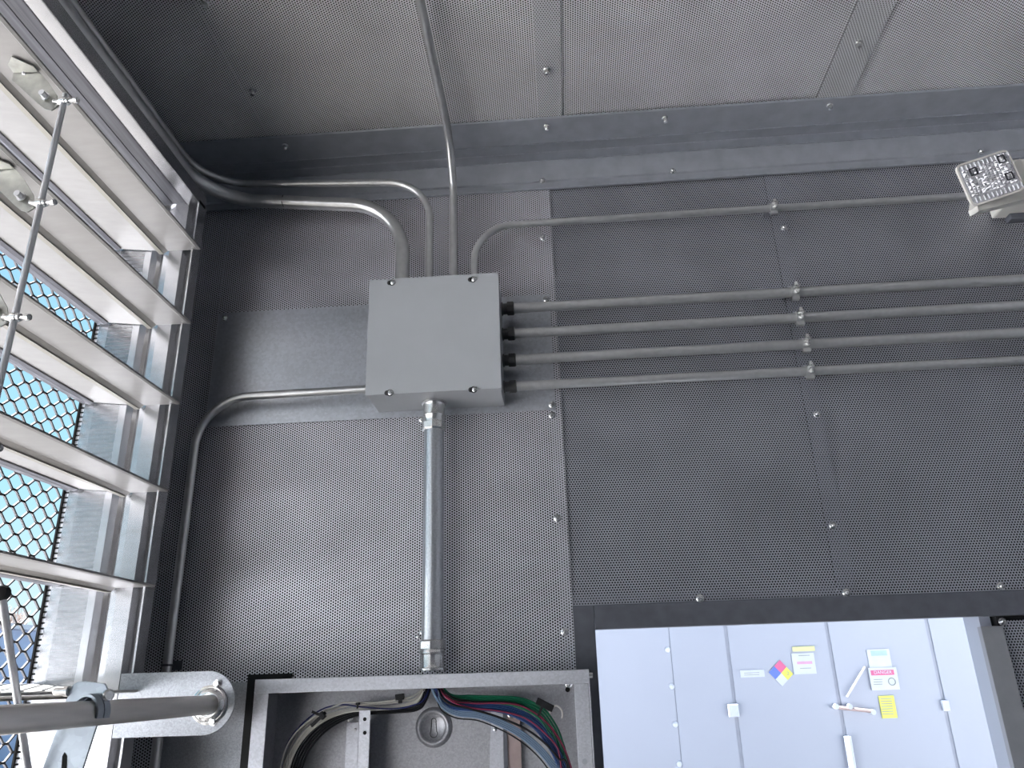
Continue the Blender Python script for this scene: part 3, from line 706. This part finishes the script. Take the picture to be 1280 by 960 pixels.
# ------------------------------------------------------------------ emergency lamp at the upper right
EY = 1.52
tl, tr, brr, blc = atY(1197,207,EY-.012), atY(1263,184,EY-.012), atY(1279,238,EY+.012), atY(1213,259,EY+.012)
ec = (tl+tr+brr+blc)/4; eu = ((tr-tl)+(brr-blc)).normalized(); ev = ((tl-blc)+(tr-brr)); ev = (ev - eu*ev.dot(eu)).normalized(); en = eu.cross(ev)
if en.y > 0: en = -en
hu = ((tr-tl).length+(brr-blc).length)/4; hv = ((tl-blc).length+(tr-brr).length)/4
el = thing('emergency_lamp', (ec.x+.10, W, ec.z-.06), 'white twin emergency lamp head with a square clear lens, upper right edge', 'emergency lamp')
def rsq(c, hu, hv, rad, n=6):
    out = []
    for sx_, sy_, a0 in ((1,1,0),(-1,1,PI/2),(-1,-1,PI),(1,-1,1.5*PI)):
        for i in range(n+1):
            a = a0 + PI/2*i/n; out.append(c + eu*(sx_*(hu-rad)+rad*math.cos(a)) + ev*(sy_*(hv-rad)+rad*math.sin(a)))
    return out
rimo = rsq(ec, hu, hv, .014); rimi = rsq(ec, hu-.004, hv-.004, .011); back = rsq(ec-en*.006, hu, hv, .014); rb2 = rsq(ec-en*.050 + eu*.012, hu*.66, hv*.72, .012)
n = len(rimo); b = MB(); fs = []
rf = [p+en*.002 for p in rimi]
for i in range(n):
    j = (i+1) % n; fs += [(i, j, n+j, n+i), (2*n+i, 2*n+j, j, i), (3*n+i, 3*n+j, 2*n+j, 2*n+i)]
fs.append(tuple(3*n+i for i in range(n)))
b.add(rimo + rimi + back + rb2, fs); head = b.build('lamp_head', M['cream'], el, angle=30)
ln_ = MB().prism(rsq(ec-en*.003, hu-.0045, hv-.0045, .011), en*.002).build('lens', M['lens'], el)
rb = MB()
for s_ in (-1, 1):
    for i in range(12):
        c = ec + eu*((i-5)*(hu-.008)/5.6) + ev*s_*(hv-.0125)
        rb.obox(c, eu, ev, en, .0016, .0062, .0022)
rb.build('lens_ribs', M['lens'], ln_, kind='stuff', bevel=.0008)
fc = MB()
for i in range(13):
    for j in range(12):
        c = ec + eu*((i-6)*(hu-.008)/6.6) + ev*((j-5)*(hv-.024)/5.3) - en*.001
        s1, s2 = (hu-.008)/14, (hv-.024)/11; tip = c + en*(.0015+random.random()*.005) + eu*random.uniform(-.003,.003) + ev*random.uniform(-.003,.003)
        fc.add([c-eu*s1-ev*s2, c+eu*s1-ev*s2, c+eu*s1+ev*s2, c-eu*s1+ev*s2, tip], [(0,1,4),(1,2,4),(2,3,4),(3,0,4)])
fc.build('lens_facets', M['lens'], ln_, kind='stuff', smooth=False)
for a_, b_ in ((-.50,.48),(.60,.62),(.62,-.22)):
    c = ec + eu*hu*a_ + ev*hv*b_ + en*.003
    fr = MB(); s_ = .0078
    for k in range(4):
        q = [(1,0),(0,1),(-1,0),(0,-1)][k]; fr.obox(c + eu*s_*q[0] + ev*s_*q[1], eu, ev, en, s_ if q[0] == 0 else .0013, s_ if q[1] == 0 else .0013, .0012)
    fr.build('led_frame', M['lens_dark'], ln_)
# shroud under the head, arm and wall housing
MB().prism([ec - ev*hv*1.00 - eu*hu*.80 - en*.004, ec - ev*(hv+.012) - eu*hu*.76 - en*.010, ec - ev*(hv+.016) + eu*hu*1.9 - en*.05, ec + ev*hv*.6 + eu*hu*1.9 - en*.05, ec - ev*hv*.3 - eu*hu*.2 - en*.03], -en*.035).build('shroud', M['cream'], el, bevel=.001)
hb = atY(1262, 262, 1.70)
MB().box(hb.x+.01, hb.x+.26, 1.66, W-.008, atY(1265,272,W-.01).z, hb.z+.12).build('housing', M['cream'], el, bevel=.004)
MB().cyl((ec.x+.045, EY+.05, ec.z-.02), (hb.x+.08, 1.68, hb.z+.03), .012, 16).build('swivel_arm', M['cream'], el)
q = atY(1264, 273, 1.62); MB().obox(q+Vector((.022,.0,0)), Vector((1,0,0)), Vector((0,1,0)), Vector((0,0,1)), .030, .012, .0075).build('socket_cap', M['slate'], el, bevel=.002)

# ------------------------------------------------------------------ outside: white container with its signs
GZ = -.15; CY = 5.0
MB().box(-60, 60, -40, 1.95, GZ-.2, GZ).build('ground', M['concrete'], kind=struct, smooth=False)
MB().box(-60, 60, 1.95, 60, GZ-.2, GZ-.01).build('ground', M['asphalt'], kind=struct, smooth=False)
ct = thing('shipping_container', (2.0, CY, GZ), 'pale blue-white container with tall flush doors beyond the doorway', 'container')
MB().box(-1.2, 5.4, CY+.006, CY+2.4, GZ, 2.75).build('body', M['seam'], ct, smooth=False)
sx_ = [-1.2] + [atY(u, 800, CY).x for u in (837, 908.5, 1036, 1163)] + [5.4]
for i in range(5):
    g = .0
    MB().box(sx_[i]+(.0015 if i == 1 else .011), sx_[i+1]-(.0015 if i == 0 else .011), CY, CY+.006, GZ+.05, 2.7).build('door_panel', M['white'], ct, smooth=False)
SC5 = 1/abs(atY(1001,850,CY).x-atY(1000,850,CY).x)
for u, v in ((834.5,812),(839.5,858),(844,905.5),(849,955)):
    c = atY(u, v, CY); MB().lathe(c, (0,-1,0), [(0,.017),(.008,.015),(.012,.006)], 12).build('bolt', M['white2'], ct)
c = atY(916, 888, CY); MB().box(c.x-.03, c.x+.03, CY-.03, CY, c.z-.035, c.z+.035).build('latch', M['white2'], ct, bevel=.004)
a_ = atY(1043, 884, CY-.03); b_ = atY(1089, 889, CY-.03)
h = MB(); h.cyl(a_, b_, .010, 10); hh_ = h.build('door_handle', M['copper'], ct)
for u, v in ((1043,883),(1060,883),(1089,890)):
    c = atY(u, v, CY); MB().cyl(c, c-Vector((0,.04,0)), .015, 12).build('handle_knob', M['white2'], ct)
a_ = atY(1059,871,CY-.02); b_ = atY(1081,834,CY-.02); MB().cyl(a_, b_, .006, 8).build('stay_rod', M['white2'], ct)
a_ = atY(1059,920,CY-.02); b_ = atY(1068,975,CY-.02); MB().cyl(a_, b_, .022, 8).build('lock_bar', M['white2'], ct)
for u in (1181, 1238): 
    c = atY(u, 882, CY); MB().box(c.x-.02, c.x+.02, CY-.02, CY, c.z-.03, c.z+.03).build('hinge', M['white2'], ct, bevel=.003)
def sign(name, poly, m, label, base=CY-.006):
    P = [atY(u, v, base) for u, v in poly]
    return MB().prism(P, (0, .005, 0)).build(name, m, label=label, cat='sign', smooth=False)
def plate(par, poly, m, nm, d=.0065):
    return MB().prism([atY(u, v, CY-d) for u, v in poly], (0, .0008, 0)).build(nm, m, par, smooth=False)
def rect(u0, v0, u1, v1, lean=.0): 
    s_ = (u0-563)/(v0+1984)
    return [(u0, v0), (u1, v0-.035*(u1-u0)), (u1+s_*(v1-v0), v1-.035*(u1-u0)), (u0+s_*(v1-v0), v1)]
def text(par, s, u, v, wpx, m, d=.0080):
    cu = bpy.data.curves.new('t', 'FONT'); cu.body = s; cu.align_x = 'CENTER'; cu.align_y = 'CENTER'; cu.size = 1; cu.extrude = 0
    tmp = bpy.data.objects.new('t', cu); COL.objects.link(tmp); bpy.context.view_layer.update()
    dg = bpy.context.evaluated_depsgraph_get(); me = bpy.data.meshes.new_from_object(tmp.evaluated_get(dg)); bpy.data.objects.remove(tmp)
    xs = [q.co.x for q in me.vertices]; k = wpx/SC5/(max(xs)-min(xs)); c = atY(u, v, CY-d)
    b = MB(); b.add([(c.x+q.co.x*k, c.y, c.z+q.co.y*k) for q in me.vertices], [tuple(f.vertices) for f in me.polygons])
    return b.build('lettering', m, par, smooth=False)
sg = sign('sign', rect(925,838,955,847), M['white2'], 'narrow white label left of the coloured diamond')
for i in range(2): plate(sg, rect(930, 841+2.5*i, 949, 841.8+2.5*i), M['ink'], 'text_line')
# hazard diamond of four squares
dcx, dcy = 976.5, 841.5
Q = {'t':(974.6,825),'r':(991.5,842.5),'b':(978,858),'l':(961,840.5),'c':(976.5,841.5)}
def md(p, q): return ((Q[p][0]+Q[q][0])/2, (Q[p][1]+Q[q][1])/2)
dsg = sign('hazard_diamond', [Q['t'], Q['r'], Q['b'], Q['l']], M['white2'], 'small hazard diamond in red, blue, yellow and white squares')
plate(dsg, [Q['t'], md('t','r'), Q['c'], md('t','l')], M['red'], 'red_square')
plate(dsg, [md('t','l'), Q['c'], md('b','l'), Q['l']], M['blue'], 'blue_square')
yq = plate(dsg, [md('t','r'), Q['r'], md('r','b'), Q['c']], M['yellow'], 'yellow_square')
text(dsg, '2', 985, 842, 2.6, M['ink'])
sg = sign('sign', rect(989,817,1017,843), M['white2'], 'white notice with a yellow heading and a red line')
plate(sg, rect(990,808.5,1018,814.5), M['paleyellow'], 'heading_band'); plate(sg, rect(996,827,1015,830.5), M['pink'], 'red_band')
plate(sg, rect(998,819,1012,820), M['ink'], 'text_line'); plate(sg, rect(1000,835,1014,836), M['ink'], 'text_line')
sg = sign('sign', rect(1083,812,1111,835), M['white2'], 'white notice with a pale blue heading above the danger notice')
plate(sg, rect(1088,813.5,1108,820), M['paleblue'], 'heading_band')
sg = sign('sign', rect(1085,835,1120,863), M['white2'], 'white notice with a red heading band and a round symbol', CY-.012)
rbd = plate(sg, rect(1088,838,1117,844.5), M['red'], 'heading_band', .0130); text(sg, 'DANGER', 1103.5, 840.5, 22, M['white2'], .0145)
for i in range(3): plate(sg, rect(1092, 849+3*i, 1103, 850+3*i), M['ink'], 'text_line', .0130)
c = atY(1115, 852, CY-.013); MB().tube([c+Vector((.020*math.cos(2*PI*i/16), 0, .020*math.sin(2*PI*i/16))) for i in range(17)], .003, 6).build('round_symbol', M['ink'], sg)
sg = sign('sign', rect(1098,870,1117,898), M['yellow'], 'yellow notice with lines of text below the other notices')
for i in range(7): plate(sg, rect(1100.5+i*.4, 873+3.2*i, 1114.5+i*.4, 874+3.2*i), M['ink'], 'text_line')

# outside the louver: low blue-grey shed and bare shrubs
XS = -14.0
p_ = atX(30, 782, XS)
shd = thing('shed', (XS-2, p_.y+1, GZ), 'low blue-grey shed seen through the mesh at the lower left', 'shed')
MB().box(XS-5, XS, p_.y-14, p_.y+12, GZ, p_.z-.12).build('wall', M['bluewall'], shd, smooth=False)
MB().box(XS-5.3, XS+.25, p_.y-14.3, p_.y+12.3, p_.z-.12, p_.z).build('roof', M['white2'], shd, smooth=False)
tp = atX(28, 738, XS-9)
for k in range(14):
    base = Vector((XS-9 + random.uniform(-.8,.8), tp.y-5.5+k*.85, GZ)); h_ = (tp.z-GZ)*random.uniform(.86, 1.05)
    b = MB()
    def grow(p, d, l, r, lev):
        q = p + d*l; b.cyl(p, q, r, 4, r*.65)
        if lev > 0:
            for _ in range(4):
                nd = (d + Vector((random.uniform(-.6,.6), random.uniform(-.6,.6), random.uniform(0,.6)))).normalized(); grow(p + (q-p)*random.uniform(.5,1), nd, l*.66, r*.62, lev-1)
    grow(base, Vector((0,0,1)), h_*.42, .10, 4)
    b.build('bare_tree', M['bark'], label='bare brown tree in the row behind the blue-grey shed', cat='tree', group='bare trees behind the shed')

# ------------------------------------------------------------------ daylight portals at the openings
area('louver_portal', (XM-.12, (YE+LYN)/2, (LH+LB)/2), (1,0,0), YE-LYN, LH-LB, 1, portal=True)
area('door_portal', ((DX0+DX1)/2, W+.12, DZ/2), (0,-1,0), DX1-DX0, DZ, 1, portal=True)
